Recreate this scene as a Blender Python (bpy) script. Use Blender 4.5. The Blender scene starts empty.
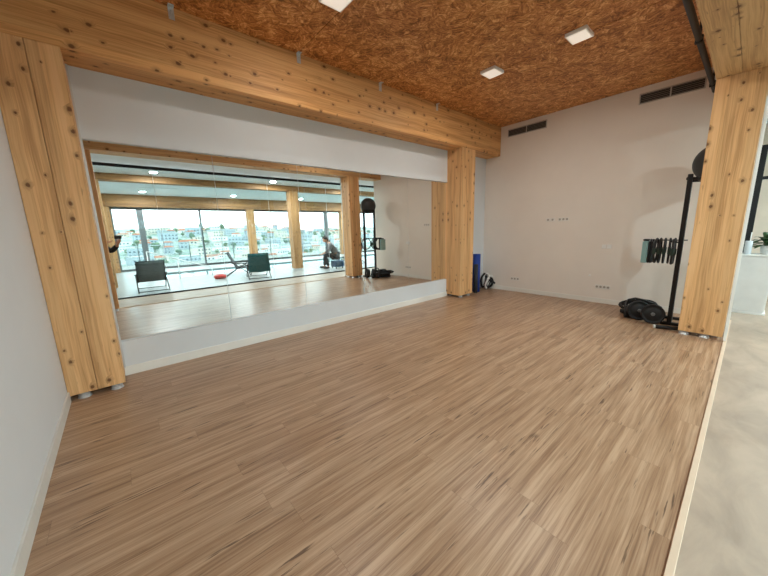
import bpy, bmesh, math, random
from mathutils import Vector, Matrix
random.seed(7)
D = bpy.data
SC = bpy.context.scene
COL = SC.collection
PI = math.pi

# ------------------------------------------------------------------ camera
cam_d = D.cameras.new('camera'); cam = D.objects.new('camera', cam_d); COL.objects.link(cam)
cam_d.sensor_width = 36.0; cam_d.lens = 309.21 / 768 * 36.0
cam_d.clip_start = 0.02; cam_d.clip_end = 2000
R_ = Vector((0.75970289, -0.64968446, -0.02759742))
U_ = Vector((0.1407581, 0.12286407, 0.98239075))
F_ = Vector((0.63485327, 0.75020965, -0.18478854))
m = Matrix((R_, U_, -F_)).transposed().to_4x4(); m.translation = Vector((0, 0, 1.5))
cam.matrix_world = m
SC.camera = cam

# ------------------------------------------------------------------ view
SC.view_settings.view_transform = 'Standard'
SC.view_settings.look = 'None'
SC.view_settings.gamma = 1.0
SC.view_settings.exposure = 1.08
SC.view_settings.use_curve_mapping = False
SC.cycles.use_denoising = True
SC.cycles.max_bounces = 10
SC.cycles.diffuse_bounces = 6
SC.cycles.sample_clamp_indirect = 6.0

# ------------------------------------------------------------------ world: overcast bright sky
SKY = 3.4
world = D.worlds.new('world'); SC.world = world; world.use_nodes = True
wn = world.node_tree.nodes; wl = world.node_tree.links; wn.clear()
wo = wn.new('ShaderNodeOutputWorld'); bg = wn.new('ShaderNodeBackground')
tc = wn.new('ShaderNodeTexCoord'); mp = wn.new('ShaderNodeMapping'); mp.inputs['Scale'].default_value = (1, 1, 4)
nz = wn.new('ShaderNodeTexNoise'); nz.inputs['Scale'].default_value = 2.6; nz.inputs['Detail'].default_value = 6
rp = wn.new('ShaderNodeValToRGB')
rp.color_ramp.elements[0].position = .38; rp.color_ramp.elements[0].color = (.50, .62, .74, 1)
rp.color_ramp.elements[1].position = .62; rp.color_ramp.elements[1].color = (.92, .95, .98, 1)
wl.new(tc.outputs['Generated'], mp.inputs[0]); wl.new(mp.outputs[0], nz.inputs['Vector'])
wl.new(nz.outputs[0], rp.inputs[0]); wl.new(rp.outputs[0], bg.inputs[0]); bg.inputs[1].default_value = SKY
wl.new(bg.outputs[0], wo.inputs[0])

# daylight portal in the glazed facade (guides the sky light through the windows)
def portal(name, loc, sx, sy, rot):
    l = D.lights.new(name, 'AREA'); l.shape = 'RECTANGLE'; l.size = sx; l.size_y = sy
    o = D.objects.new(name, l); COL.objects.link(o); o.location = loc; o.rotation_euler = rot
    l.cycles.is_portal = True
    return o
portal('daylight_portal', (7.6, -9.22, 1.4), 19.5, 2.75, (PI/2, 0, 0))

# lamp strengths (the lamps themselves are built with their fixtures)
W_STUDIO = 9.0      # three flat ceiling lamps in the studio
W_HALL = 75.0        # round downlights in the hall

# ------------------------------------------------------------------ helpers
def lin(c):
    return tuple(((v/255)/12.92 if v/255 <= .04045 else ((v/255+.055)/1.055)**2.4) for v in c) + (1,)

MATS = {}
def mat(name, rgb=(200, 200, 200), rough=.6, metal=0.0, emis=None, estr=0, spec=.5, noise=None, bump=None):
    """plain procedural paint / plastic / metal with a faint mottling"""
    if name in MATS: return MATS[name]
    M = D.materials.new(name); M.use_nodes = True; n = M.node_tree.nodes; l = M.node_tree.links
    b = n['Principled BSDF']; c = lin(rgb)
    b.inputs['Roughness'].default_value = rough; b.inputs['Metallic'].default_value = metal
    b.inputs['Specular IOR Level'].default_value = spec
    t = n.new('ShaderNodeTexCoord'); z = n.new('ShaderNodeTexNoise')
    sc_, amt = noise or (6, .04)
    z.inputs['Scale'].default_value = sc_; z.inputs['Detail'].default_value = 4
    l.new(t.outputs['Object'], z.inputs['Vector'])
    r = n.new('ShaderNodeValToRGB'); r.color_ramp.elements[0].position = .3; r.color_ramp.elements[1].position = .7
    r.color_ramp.elements[0].color = tuple(v*(1-amt) for v in c[:3]) + (1,)
    r.color_ramp.elements[1].color = tuple(min(1, v*(1+amt)) for v in c[:3]) + (1,)
    l.new(z.outputs[0], r.inputs[0]); l.new(r.outputs[0], b.inputs['Base Color'])
    if bump:
        bz = n.new('ShaderNodeTexNoise'); bz.inputs['Scale'].default_value = bump[0]; bz.inputs['Detail'].default_value = 3
        bb = n.new('ShaderNodeBump'); bb.inputs['Strength'].default_value = bump[1]; bb.inputs['Distance'].default_value = .01
        l.new(t.outputs['Object'], bz.inputs['Vector']); l.new(bz.outputs[0], bb.inputs['Height']); l.new(bb.outputs[0], b.inputs['Normal'])
    if emis:
        b.inputs['Emission Color'].default_value = lin(emis); b.inputs['Emission Strength'].default_value = estr
    MATS[name] = M
    return M

def N(nt, typ, **kw):
    nd = nt.nodes.new(typ)
    for k, v in kw.items():
        if k.startswith('i_'):
            nd.inputs[int(k[2:])].default_value = v
        else: setattr(nd, k, v)
    return nd
def MA(nt, op, a, b=None, c=None):
    nd = nt.nodes.new('ShaderNodeMath'); nd.operation = op
    for i, v in enumerate((a, b, c)):
        if v is None: continue
        if isinstance(v, (int, float)): nd.inputs[i].default_value = v
        else: nt.links.new(v, nd.inputs[i])
    return nd.outputs[0]
def MIX(nt, f, a, b, mode='MIX'):
    nd = nt.nodes.new('ShaderNodeMix'); nd.data_type = 'RGBA'; nd.blend_type = mode
    for i, v in ((0, f), (6, a), (7, b)):
        if isinstance(v, (int, float)): nd.inputs[i].default_value = v
        elif isinstance(v, tuple): nd.inputs[i].default_value = v
        else: nt.links.new(v, nd.inputs[i])
    return nd.outputs[2]
def XYZ(nt, x, y, z):
    nd = nt.nodes.new('ShaderNodeCombineXYZ')
    for i, v in enumerate((x, y, z)):
        if isinstance(v, (int, float)): nd.inputs[i].default_value = v
        else: nt.links.new(v, nd.inputs[i])
    return nd.outputs[0]
def NOISE(nt, vec, scale=1, detail=4, rough=.5, dist=0):
    nd = nt.nodes.new('ShaderNodeTexNoise'); nt.links.new(vec, nd.inputs['Vector'])
    nd.inputs['Scale'].default_value = scale; nd.inputs['Detail'].default_value = detail
    nd.inputs['Roughness'].default_value = rough; nd.inputs['Distortion'].default_value = dist
    return nd.outputs[0]
def RAMP(nt, v, stops):
    nd = nt.nodes.new('ShaderNodeValToRGB'); nt.links.new(v, nd.inputs[0]); e = nd.color_ramp.elements
    while len(e) < len(stops): e.new(.5)
    for k, (p, c) in enumerate(stops): e[k].position = p; e[k].color = c
    return nd.outputs[0]
def SS(nt, v, a, b):
    nd = nt.nodes.new('ShaderNodeMapRange'); nd.interpolation_type = 'SMOOTHSTEP'
    nt.links.new(v, nd.inputs[0]); nd.inputs[1].default_value = a; nd.inputs[2].default_value = b
    return nd.outputs[0]

def wood(name, axis, light, mid, knotc=(92, 52, 28), seed=0.0, keep=.70, lam=None):
    """spruce glulam: grain along axis, scattered knots"""
    M = D.materials.new(name); M.use_nodes = True; nt = M.node_tree; b = nt.nodes['Principled BSDF']
    tcn = N(nt, 'ShaderNodeTexCoord'); sp = N(nt, 'ShaderNodeSeparateXYZ'); nt.links.new(tcn.outputs['Object'], sp.inputs[0])
    x, y, z = sp.outputs
    if axis == 'z': u = MA(nt, 'ADD', x, y); v = z
    elif axis == 'x': u = MA(nt, 'ADD', y, z); v = x
    else: u = MA(nt, 'ADD', x, z); v = y
    u = MA(nt, 'ADD', u, seed)
    wob = NOISE(nt, XYZ(nt, MA(nt, 'MULTIPLY', u, 3), MA(nt, 'MULTIPLY', v, 2.2), seed), 1, 2)
    # knots
    vo = N(nt, 'ShaderNodeTexVoronoi', voronoi_dimensions='2D'); vo.inputs['Scale'].default_value = 1
    vo.inputs['Randomness'].default_value = 1
    nt.links.new(XYZ(nt, MA(nt, 'MULTIPLY', u, 9), MA(nt, 'MULTIPLY', v, 6.5), 0), vo.inputs['Vector'])
    cs = N(nt, 'ShaderNodeSeparateColor'); nt.links.new(vo.outputs['Color'], cs.inputs[0])
    on = MA(nt, 'GREATER_THAN', cs.outputs[0], keep)
    rad = MA(nt, 'MULTIPLY_ADD', cs.outputs[1], .12, .045)
    kn = NOISE(nt, XYZ(nt, MA(nt, 'MULTIPLY', u, 60), MA(nt, 'MULTIPLY', v, 45), seed), 1, 2)
    dn = MA(nt, 'DIVIDE', MA(nt, 'ADD', vo.outputs['Distance'], MA(nt, 'MULTIPLY_ADD', kn, .12, -.06)), rad)
    core = MA(nt, 'MULTIPLY', MA(nt, 'SUBTRACT', 1, SS(nt, dn, .55, 1.25)), on)
    halo = MA(nt, 'MULTIPLY', MA(nt, 'SUBTRACT', 1, SS(nt, dn, .9, 3.2)), on)
    u2 = MA(nt, 'ADD', u, MA(nt, 'MULTIPLY', halo, .03))
    u2 = MA(nt, 'ADD', u2, MA(nt, 'MULTIPLY', wob, .028))
    g1 = NOISE(nt, XYZ(nt, MA(nt, 'MULTIPLY', u2, 85), MA(nt, 'MULTIPLY', v, 1.6), seed), 1, 3, .6)
    g2 = NOISE(nt, XYZ(nt, MA(nt, 'MULTIPLY', u2, 12), MA(nt, 'MULTIPLY', v, .7), seed + 3), 1, 3, .5)
    g = MA(nt, 'ADD', MA(nt, 'MULTIPLY', g1, .5), MA(nt, 'MULTIPLY', g2, .5))
    c = RAMP(nt, g, [(.38, lin(tuple(q*.93 for q in mid))), (.50, lin(tuple((a_+b_)/2 for a_, b_ in zip(mid, light)))), (.60, lin(light))])
    # each laminated board has its own tone
    w = N(nt, 'ShaderNodeTexWhiteNoise', noise_dimensions='1D')
    lw = lam or .09
    nt.links.new(MA(nt, 'FLOOR', MA(nt, 'DIVIDE', u, lw)), w.inputs['W'])
    tone = MA(nt, 'MULTIPLY_ADD', w.outputs[0], .16, .92)
    tn = N(nt, 'ShaderNodeCombineColor')
    for i in range(3): nt.links.new(tone, tn.inputs[i])
    c = MIX(nt, 1.0, c, tn.outputs[0], 'MULTIPLY')
    c = MIX(nt, MA(nt, 'MULTIPLY', halo, .40), c, lin(tuple(int(q*.75) for q in mid)))
    c = MIX(nt, MA(nt, 'MULTIPLY', core, .82), c, lin(knotc))
    # short resin streaks
    s = NOISE(nt, XYZ(nt, MA(nt, 'MULTIPLY', u, 40), MA(nt, 'MULTIPLY', v, 5), seed + 9), 1, 2)
    c = MIX(nt, MA(nt, 'MULTIPLY', SS(nt, s, .70, .78), .45), c, lin(knotc))
    nt.links.new(c, b.inputs['Base Color']); b.inputs['Roughness'].default_value = .55
    b.inputs['Specular IOR Level'].default_value = .3
    return M

def osb(name):
    M = D.materials.new(name); M.use_nodes = True; nt = M.node_tree; b = nt.nodes['Principled BSDF']
    tcn = N(nt, 'ShaderNodeTexCoord'); P = tcn.outputs['Object']
    def layer(sc_, off, anis):
        mpn = N(nt, 'ShaderNodeMapping'); mpn.inputs['Location'].default_value = off; nt.links.new(P, mpn.inputs[0])
        wz = N(nt, 'ShaderNodeTexNoise'); wz.inputs['Scale'].default_value = 9; nt.links.new(mpn.outputs[0], wz.inputs['Vector'])
        mm = N(nt, 'ShaderNodeVectorMath', operation='MULTIPLY_ADD'); nt.links.new(wz.outputs['Color'], mm.inputs[0])
        mm.inputs[1].default_value = (.10, .10, 0); nt.links.new(mpn.outputs[0], mm.inputs[2])
        vo = N(nt, 'ShaderNodeTexVoronoi'); vo.inputs['Scale'].default_value = sc_; nt.links.new(mm.outputs[0], vo.inputs['Vector'])
        cs = N(nt, 'ShaderNodeSeparateColor'); nt.links.new(vo.outputs['Color'], cs.inputs[0])
        ang = MA(nt, 'MULTIPLY', cs.outputs[0], 6.28)
        vr = N(nt, 'ShaderNodeVectorRotate', rotation_type='Z_AXIS'); nt.links.new(mpn.outputs[0], vr.inputs['Vector']); nt.links.new(ang, vr.inputs['Angle'])
        sc2 = N(nt, 'ShaderNodeVectorMath', operation='MULTIPLY'); nt.links.new(vr.outputs[0], sc2.inputs[0]); sc2.inputs[1].default_value = anis
        f = NOISE(nt, sc2.outputs[0], 1, 2, .55)
        return f, cs.outputs[1]
    f1, t1 = layer(9, (0, 0, 0), (7, 42, 1))
    f2, t2 = layer(15, (3.3, 1.7, 0), (12, 62, 1))
    f = MA(nt, 'ADD', MA(nt, 'MULTIPLY', f1, .55), MA(nt, 'MULTIPLY', f2, .45))
    big = NOISE(nt, P, 1.3, 3)
    v = MA(nt, 'ADD', MA(nt, 'MULTIPLY', f, .95), MA(nt, 'MULTIPLY', MA(nt, 'ADD', t1, t2), .09))
    v = MA(nt, 'ADD', v, MA(nt, 'MULTIPLY_ADD', big, .12, -.125))
    c = RAMP(nt, v, [(.36, lin((128, 76, 34))), (.46, lin((178, 114, 60))), (.56, lin((206, 142, 82))), (.66, lin((238, 188, 128)))])
    nt.links.new(c, b.inputs['Base Color']); b.inputs['Roughness'].default_value = .5
    b.inputs['Specular IOR Level'].default_value = .3
    return M

def laminate(name):
    M = D.materials.new(name); M.use_nodes = True; nt = M.node_tree; b = nt.nodes['Principled BSDF']
    tcn = N(nt, 'ShaderNodeTexCoord'); sp = N(nt, 'ShaderNodeSeparateXYZ'); nt.links.new(tcn.outputs['Object'], sp.inputs[0])
    x, y, z = sp.outputs
    W, L = .19, 1.28
    ry = MA(nt, 'DIVIDE', y, W); row = MA(nt, 'FLOOR', ry)
    wr = N(nt, 'ShaderNodeTexWhiteNoise', noise_dimensions='1D'); nt.links.new(row, wr.inputs['W'])
    rx = MA(nt, 'DIVIDE', MA(nt, 'MULTIPLY_ADD', wr.outputs[0], L, x), L); colm = MA(nt, 'FLOOR', rx)
    wc = N(nt, 'ShaderNodeTexWhiteNoise', noise_dimensions='2D'); nt.links.new(XYZ(nt, row, colm, 0), wc.inputs['Vector'])
    seed = MA(nt, 'MULTIPLY', wc.outputs[0], 37)
    wob = NOISE(nt, XYZ(nt, MA(nt, 'MULTIPLY', x, 2.2), MA(nt, 'MULTIPLY', y, 9), seed), 1, 2)
    y2 = MA(nt, 'ADD', y, MA(nt, 'MULTIPLY', wob, .022))
    g1 = NOISE(nt, XYZ(nt, MA(nt, 'MULTIPLY', x, 1.9), MA(nt, 'MULTIPLY', y2, 95), seed), 1, 4, .7)
    g2 = NOISE(nt, XYZ(nt, MA(nt, 'MULTIPLY', x, 1.1), MA(nt, 'MULTIPLY', y2, 26), seed), 1, 3, .55)
    g = MA(nt, 'ADD', MA(nt, 'MULTIPLY', g1, .5), MA(nt, 'MULTIPLY', g2, .5))
    c = RAMP(nt, g, [(.34, lin((124, 93, 71))), (.47, lin((160, 127, 99))), (.60, lin((187, 156, 128)))])
    tone = MA(nt, 'MULTIPLY_ADD', wc.outputs[0], .07, .96)
    tn = N(nt, 'ShaderNodeCombineColor')
    for i in range(3): nt.links.new(tone, tn.inputs[i])
    c = MIX(nt, 1.0, c, tn.outputs[0], 'MULTIPLY')
    # dark cracks and knots of the rustic oak decor
    k = NOISE(nt, XYZ(nt, MA(nt, 'MULTIPLY', x, 4.0), MA(nt, 'MULTIPLY', y2, 80), seed), 1, 3, .55)
    gate = NOISE(nt, XYZ(nt, MA(nt, 'MULTIPLY', x, 3.5), MA(nt, 'MULTIPLY', y, 14), seed), 1, 1)
    kk = MA(nt, 'MULTIPLY', SS(nt, k, .56, .64), SS(nt, gate, .55, .68))
    c = MIX(nt, MA(nt, 'MULTIPLY', kk, .85), c, lin((82, 58, 42)))
    # joints
    fy = MA(nt, 'FRACT', ry); fx = MA(nt, 'FRACT', rx)
    jy = MA(nt, 'LESS_THAN', MA(nt, 'MINIMUM', fy, MA(nt, 'SUBTRACT', 1, fy)), .006)
    jx = MA(nt, 'LESS_THAN', MA(nt, 'MINIMUM', fx, MA(nt, 'SUBTRACT', 1, fx)), .0010)
    c = MIX(nt, MA(nt, 'MULTIPLY', MA(nt, 'MAXIMUM', jx, jy), .35), c, lin((96, 72, 52)))
    nt.links.new(c, b.inputs['Base Color'])
    b.inputs['Roughness'].default_value = .33; b.inputs['Specular IOR Level'].default_value = .5
    return M

def tiles(name, rgb, sx, sy, joint, rough=.35, jw=.004):
    M = D.materials.new(name); M.use_nodes = True; nt = M.node_tree; b = nt.nodes['Principled BSDF']
    tcn = N(nt, 'ShaderNodeTexCoord'); sp = N(nt, 'ShaderNodeSeparateXYZ'); nt.links.new(tcn.outputs['Object'], sp.inputs[0])
    x, y, z = sp.outputs
    n1 = NOISE(nt, XYZ(nt, x, MA(nt, 'MULTIPLY', y, 2), z), 2.2, 6, .6, .6)
    c0 = lin(rgb)
    c = RAMP(nt, n1, [(.32, tuple(v*.80 for v in c0[:3]) + (1,)), (.68, tuple(min(1, v*1.14) for v in c0[:3]) + (1,))])
    fx = MA(nt, 'FRACT', MA(nt, 'DIVIDE', MA(nt, 'ADD', x, 30.4), sx)); fy = MA(nt, 'FRACT', MA(nt, 'DIVIDE', MA(nt, 'ADD', y, 30.5), sy))
    j = MA(nt, 'MAXIMUM', MA(nt, 'LESS_THAN', fx, jw/sx), MA(nt, 'LESS_THAN', fy, jw/sy))
    c = MIX(nt, MA(nt, 'MULTIPLY', j, .6), c, lin(joint))
    nt.links.new(c, b.inputs['Base Color']); b.inputs['Roughness'].default_value = rough
    return M

def glass(name, tint=(235, 245, 245), refl=.06):
    M = D.materials.new(name); M.use_nodes = True; nt = M.node_tree; nt.nodes.clear()
    o = N(nt, 'ShaderNodeOutputMaterial'); t = N(nt, 'ShaderNodeBsdfTransparent'); g = N(nt, 'ShaderNodeBsdfGlossy')
    t.inputs[0].default_value = lin(tint); g.inputs['Roughness'].default_value = .01
    mx = N(nt, 'ShaderNodeMixShader'); mx.inputs[0].default_value = refl
    nt.links.new(t.outputs[0], mx.inputs[1]); nt.links.new(g.outputs[0], mx.inputs[2]); nt.links.new(mx.outputs[0], o.inputs[0])
    return M

class MB:
    def __init__(s): s.bm = bmesh.new()
    def _add(s, verts, faces, M=None, smooth=False):
        vs = [s.bm.verts.new(M @ Vector(v) if M else Vector(v)) for v in verts]
        for f in faces:
            try: fc = s.bm.faces.new([vs[i] for i in f]); fc.smooth = smooth
            except ValueError: pass
        return s
    def box(s, a, b, M=None, bev=0.0):
        (x0, y0, z0), (x1, y1, z1) = a, b
        t = bmesh.new(); bmesh.ops.create_cube(t, size=1)
        for v in t.verts:
            v.co = Vector(((x0+x1)/2 + v.co.x*(x1-x0), (y0+y1)/2 + v.co.y*(y1-y0), (z0+z1)/2 + v.co.z*(z1-z0)))
        if bev: bmesh.ops.bevel(t, geom=t.edges[:], offset=bev, segments=2, profile=.5, affect='EDGES')
        t.verts.index_update()
        s._add([v.co.copy() for v in t.verts], [[v.index for v in f.verts] for f in t.faces], M); t.free(); return s
    def tube(s, pts, r, seg=10, closed=False, cap=True):
        pts = [Vector(p) for p in pts]; n = len(pts); rings = []
        rr = r if isinstance(r, (list, tuple)) else [r]*n
        up = None; base = []
        for i, p in enumerate(pts):
            if closed: d = (pts[(i+1) % n] - pts[i-1])
            else: d = pts[min(i+1, n-1)] - pts[max(i-1, 0)]
            d.normalize()
            if up is None:
                up = Vector((0, 0, 1)) if abs(d.z) < .9 else Vector((1, 0, 0))
            a = (up - d*up.dot(d))
            if a.length < 1e-5: a = d.orthogonal()
            a.normalize(); up = a; b = d.cross(a)
            rings.append([s.bm.verts.new(p + a*math.cos(2*PI*k/seg)*rr[i] + b*math.sin(2*PI*k/seg)*rr[i]) for k in range(seg)])
        m_ = n if closed else n-1
        for i in range(m_):
            A, B = rings[i], rings[(i+1) % n]
            for k in range(seg):
                f = s.bm.faces.new([A[k], A[(k+1) % seg], B[(k+1) % seg], B[k]]); f.smooth = True
        if cap and not closed:
            s.bm.faces.new(rings[0][::-1]); s.bm.faces.new(rings[-1])
        return s
    def lathe(s, prof, c=(0, 0, 0), seg=32, M=None):
        c = Vector(c); vs = []; fs = []
        for r, z in prof:
            for k in range(seg):
                vs.append((c.x + r*math.cos(2*PI*k/seg), c.y + r*math.sin(2*PI*k/seg), c.z + z))
        for i in range(len(prof)-1):
            for k in range(seg):
                fs.append([i*seg+k, i*seg+(k+1) % seg, (i+1)*seg+(k+1) % seg, (i+1)*seg+k])
        fs.append(list(range(seg))[::-1]); fs.append([(len(prof)-1)*seg+k for k in range(seg)])
        return s._add(vs, fs, M, True)
    def ball(s, c, r, sx=1, sy=1, sz=1, M=None, u=24, v=14, fn=None):
        t = bmesh.new(); bmesh.ops.create_uvsphere(t, u_segments=u, v_segments=v, radius=1)
        vs = []
        for q in t.verts:
            k = fn(q.co) if fn else 1
            vs.append(Vector(c) + Vector((q.co.x*sx, q.co.y*sy, q.co.z*sz))*r*k)
        t.verts.index_update()
        s._add(vs, [[w.index for w in f.verts] for f in t.faces], M, True); t.free(); return s
    def quad(s, a, b, c, d): return s._add([a, b, c, d], [[0, 1, 2, 3]])
    def grid(s, fn, nu, nv, th=0, smooth=True):
        """sheet fn(u,v) with thickness th (solid)"""
        P = [[Vector(fn(i/nu, j/nv)) for j in range(nv+1)] for i in range(nu+1)]
        def nrm(i, j):
            a = P[min(i+1, nu)][j] - P[max(i-1, 0)][j]; b = P[i][min(j+1, nv)] - P[i][max(j-1, 0)]
            return a.cross(b).normalized()
        vs = []; fs = []; W = nv+1; T = (nu+1)*W
        for sgn in (1, -1):
            for i in range(nu+1):
                for j in range(nv+1): vs.append(P[i][j] + nrm(i, j)*th/2*sgn)
        for i in range(nu):
            for j in range(nv):
                a, b, c, d = i*W+j, (i+1)*W+j, (i+1)*W+j+1, i*W+j+1
                fs.append([a, b, c, d]); fs.append([T+d, T+c, T+b, T+a])
        for i in range(nu):
            fs.append([i*W, T+i*W, T+(i+1)*W, (i+1)*W]); fs.append([i*W+nv, (i+1)*W+nv, T+(i+1)*W+nv, T+i*W+nv])
        for j in range(nv):
            fs.append([j, j+1, T+j+1, T+j]); q = nu*W; fs.append([q+j, T+q+j, T+q+j+1, q+j+1])
        return s._add(vs, fs, None, smooth)
    def build(s, name, m, parent=None, local=False, smooth_angle=None):
        off = Vector((0, 0, 0))
        if parent is not None and not local:
            p = parent
            while p is not None: off += Vector(p.location); p = p.parent
        me = D.meshes.new(name)
        bmesh.ops.recalc_face_normals(s.bm, faces=s.bm.faces[:])
        for v in s.bm.verts: v.co -= off
        s.bm.to_mesh(me); s.bm.free(); me.materials.append(m)
        o = D.objects.new(name, me); COL.objects.link(o)
        if parent is not None: o.parent = parent
        return o

def tag(o, label=None, cat=None, group=None, kind=None):
    if label: o['label'] = label
    if cat: o['category'] = cat
    if group: o['group'] = group
    if kind: o['kind'] = kind
    return o
def thing(name, loc, label, cat, group=None):
    o = D.objects.new(name, None); COL.objects.link(o); o.location = loc; o.empty_display_size = .1
    return tag(o, label, cat, group)
def struct(name, mb, m, parent=None):
    o = mb.build(name, m, parent)
    if parent is None: o['kind'] = 'structure'
    return o
def copy_tree(o, parent=None):
    c = o.copy(); COL.objects.link(c); c.parent = parent
    for ch in list(o.children): copy_tree(ch, c)
    return c

# ------------------------------------------------------------------ dimensions
XL, XF = -.548, 6.916          # left wall, far wall
YM, YC = 4.295, 3.935          # mirror wall, front of the rear columns
ZC, ZB, ZB2 = 3.685, 3.073, 3.13
YI, YO = .49, .075             # front beam: inner and outer face
ZW = 3.27                      # white hall ceiling
XE, YE = 17.0, -9.08            # hall end, glazed facade
XW = -3.0                      # hall's left end

# materials
PAINT = mat('white_paint', (216, 219, 222), .75, noise=(3, .015), bump=(180, .05))
SKIRT = mat('skirting_paint', (232, 229, 222), .5, noise=(4, .02))
LAM = laminate('oak_laminate'); OSB = osb('osb_board')
CONC = tiles('concrete_floor', (172, 154, 137), 90, 90, (120, 116, 110), .45)
HALLT = tiles('pale_hall_floor', (158, 158, 155), 1.2, 1.2, (150, 150, 148), .35)
WCOL = wood('spruce_column', 'z', (230, 184, 132), (207, 155, 102), seed=.31, keep=.68, lam=.105)
WBEAM = wood('spruce_beam', 'x', (224, 172, 114), (196, 140, 84), seed=1.7, keep=.68, lam=.08)
STEEL = mat('galvanised_steel', (205, 207, 208), .35, .5, noise=(60, .15))
BLACK = mat('black_metal', (16, 16, 18), .6, 0)
BLACKP = mat('black_rubber', (22, 22, 24), .55, noise=(20, .2))
GREYF = mat('grey_aluminium', (108, 112, 114), .4, .5)
WHITEP = mat('white_plastic', (236, 236, 234), .4)
DARKG = mat('dark_grey_grille', (70, 68, 66), .5)

# ------------------------------------------------------------------ room shell
struct('floor', MB().box((XL-.1, YO-.01, -.12), (XF, YM+.16, 0)), LAM)
struct('trim_1', MB().box((XW, .035, -.1), (XF, YO-.01, .012), bev=.003), mat('pale_oak_edge', (214, 190, 166), .5))
struct('floor_hall', MB().box((XW, -1.18, -.12), (XE, .035, 0)), CONC)
# hall floor around the pool (pool x 1..16, y -7.1..-4.9)
PX0, PX1, PY0, PY1 = 1.0, 16.0, -6.9, -4.8
hf = MB(); hf.box((XW, PY1, -.12), (XE, -1.18, 0)); hf.box((XW, YE-.15, -.12), (XE, PY0, 0))
hf.box((XW, PY0, -.12), (PX0, PY1, 0)); hf.box((PX1, PY0, -.12), (XE, PY1, 0))
struct('floor_pool', hf, HALLT)
b = MB(); b.box((PX0-.1, PY0-.1, -1.5), (PX1+.1, PY1+.1, -1.4)); b.box((PX0-.1, PY0-.1, -1.4), (PX0, PY1+.1, -.12))
b.box((PX1, PY0-.1, -1.4), (PX1+.1, PY1+.1, -.12)); b.box((PX0, PY0-.1, -1.4), (PX1, PY0, -.12)); b.box((PX0, PY1, -1.4), (PX1, PY1+.1, -.12))
struct('floor_pool_basin', b, mat('pool_tile', (120, 176, 182), .3))
tag(MB().box((PX0+.002, PY0+.002, -1.39), (PX1-.002, PY1-.002, -.05)).build('pool_water', mat('pool_water', (84, 140, 146), .08, bump=(6, .15))),
    'teal swimming pool water in the long basin before the windows', 'water')

struct('wall_left', MB().box((XL-.12, YO, 0), (XL, YM+.12, ZC+.2)), PAINT)
b = MB(); b.box((XL, YM+.046, 0), (XF, YM+.16, ZC+.2)); b.box((XL, YM, 0), (-.128, YM+.046, ZC+.2)); b.box((5.932, YM, 0), (XF, YM+.046, ZC+.2)); b.box((5.462, YM, ZB), (5.932, YM+.046, ZC+.2))
b.box((-.128, YM, 0), (5.462, YM+.046, .383)); b.box((-.128, YM, 2.446), (5.462, YM+.046, ZC+.2))
struct('wall_back', b, PAINT)
struct('wall_right', MB().box((XF, .10, 0), (XF+.16, YM+.16, ZC+.2)), mat('warm_white_paint', (233, 225, 216), .75, noise=(3, .015)))
# OSB ceiling in boards with thin joints
cb = MB(); xs = [XL, 2.04, 4.50, XF]
ys = [YI-.43, 2.05, YM]
for i in range(3):
    cb.box((xs[i]+.005, YO, ZC), (xs[i+1]-.005, YM, ZC+.022))
struct('ceiling', cb, OSB)
struct('ceiling_slab', MB().box((XL-.12, YO, ZC+.024), (XF+.16, YM+.12, ZC+.2)), mat('dark_void', (70, 50, 36), .9))
struct('ceiling_hall', MB().box((XW, YE-.15, ZW), (XE, YO-.005, ZW+.3)), mat('white_ceiling_paint', (232, 234, 234), .8))
struct('wall_hall_end', MB().box((XE, YE-.15, 0), (XE+.15, .2, ZW)), PAINT)
struct('wall_hall_left', MB().box((XW-.15, YE-.15, 0), (XW, .2, ZW)), PAINT)
struct('wall_hall_inner', MB().box((XW, .075, 0), (XL-.12, .2, ZW)), PAINT)
struct('wall_corridor', MB().box((9.6, -1.2, 0), (9.75, 1.2, ZW)), mat('beige_paint', (222, 206, 188), .75))
struct('wall_corridor_side', MB().box((XF+.16, 1.2, 0), (XE, 1.35, ZW+.3)), PAINT)
struct('ceiling_corridor', MB().box((XF+.16, YO, ZW), (9.75, 1.35, ZW+.25)), MATS['white_ceiling_paint'])
struct('floor_corridor', MB().box((XF, .035, -.12), (9.75, 1.35, 0)), CONC)

# baseboards
struct('baseboard_back', MB().box((-.134, YM-.014, 0), (5.462, YM, .10), bev=.002), SKIRT)
struct('baseboard_back_corner', MB().box((5.93, YM-.014, 0), (XF, YM, .10), bev=.002), SKIRT)
struct('baseboard_right', MB().box((XF-.014, .10, 0), (XF, YM-.014, .09), bev=.002), SKIRT)
struct('baseboard_left', MB().box((XL, YO, 0), (XL+.014, YC, .10), bev=.002), mat('grey_white_skirting', (214, 212, 206), .5))
# thin white vertical batten on the back of the right column
struct('trim_2', MB().box((5.62, .042, .012), (5.66, .068, ZB2), bev=.002), mat('white_batten', (238, 236, 230), .5))
# slim steel-coloured edge strip left of the mirror
struct('trim_3', MB().box((-.150, YM-.030, .10), (-.118, YM, ZB), bev=.002), mat('light_grey_trim', (205, 206, 205), .35, .2))

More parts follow.
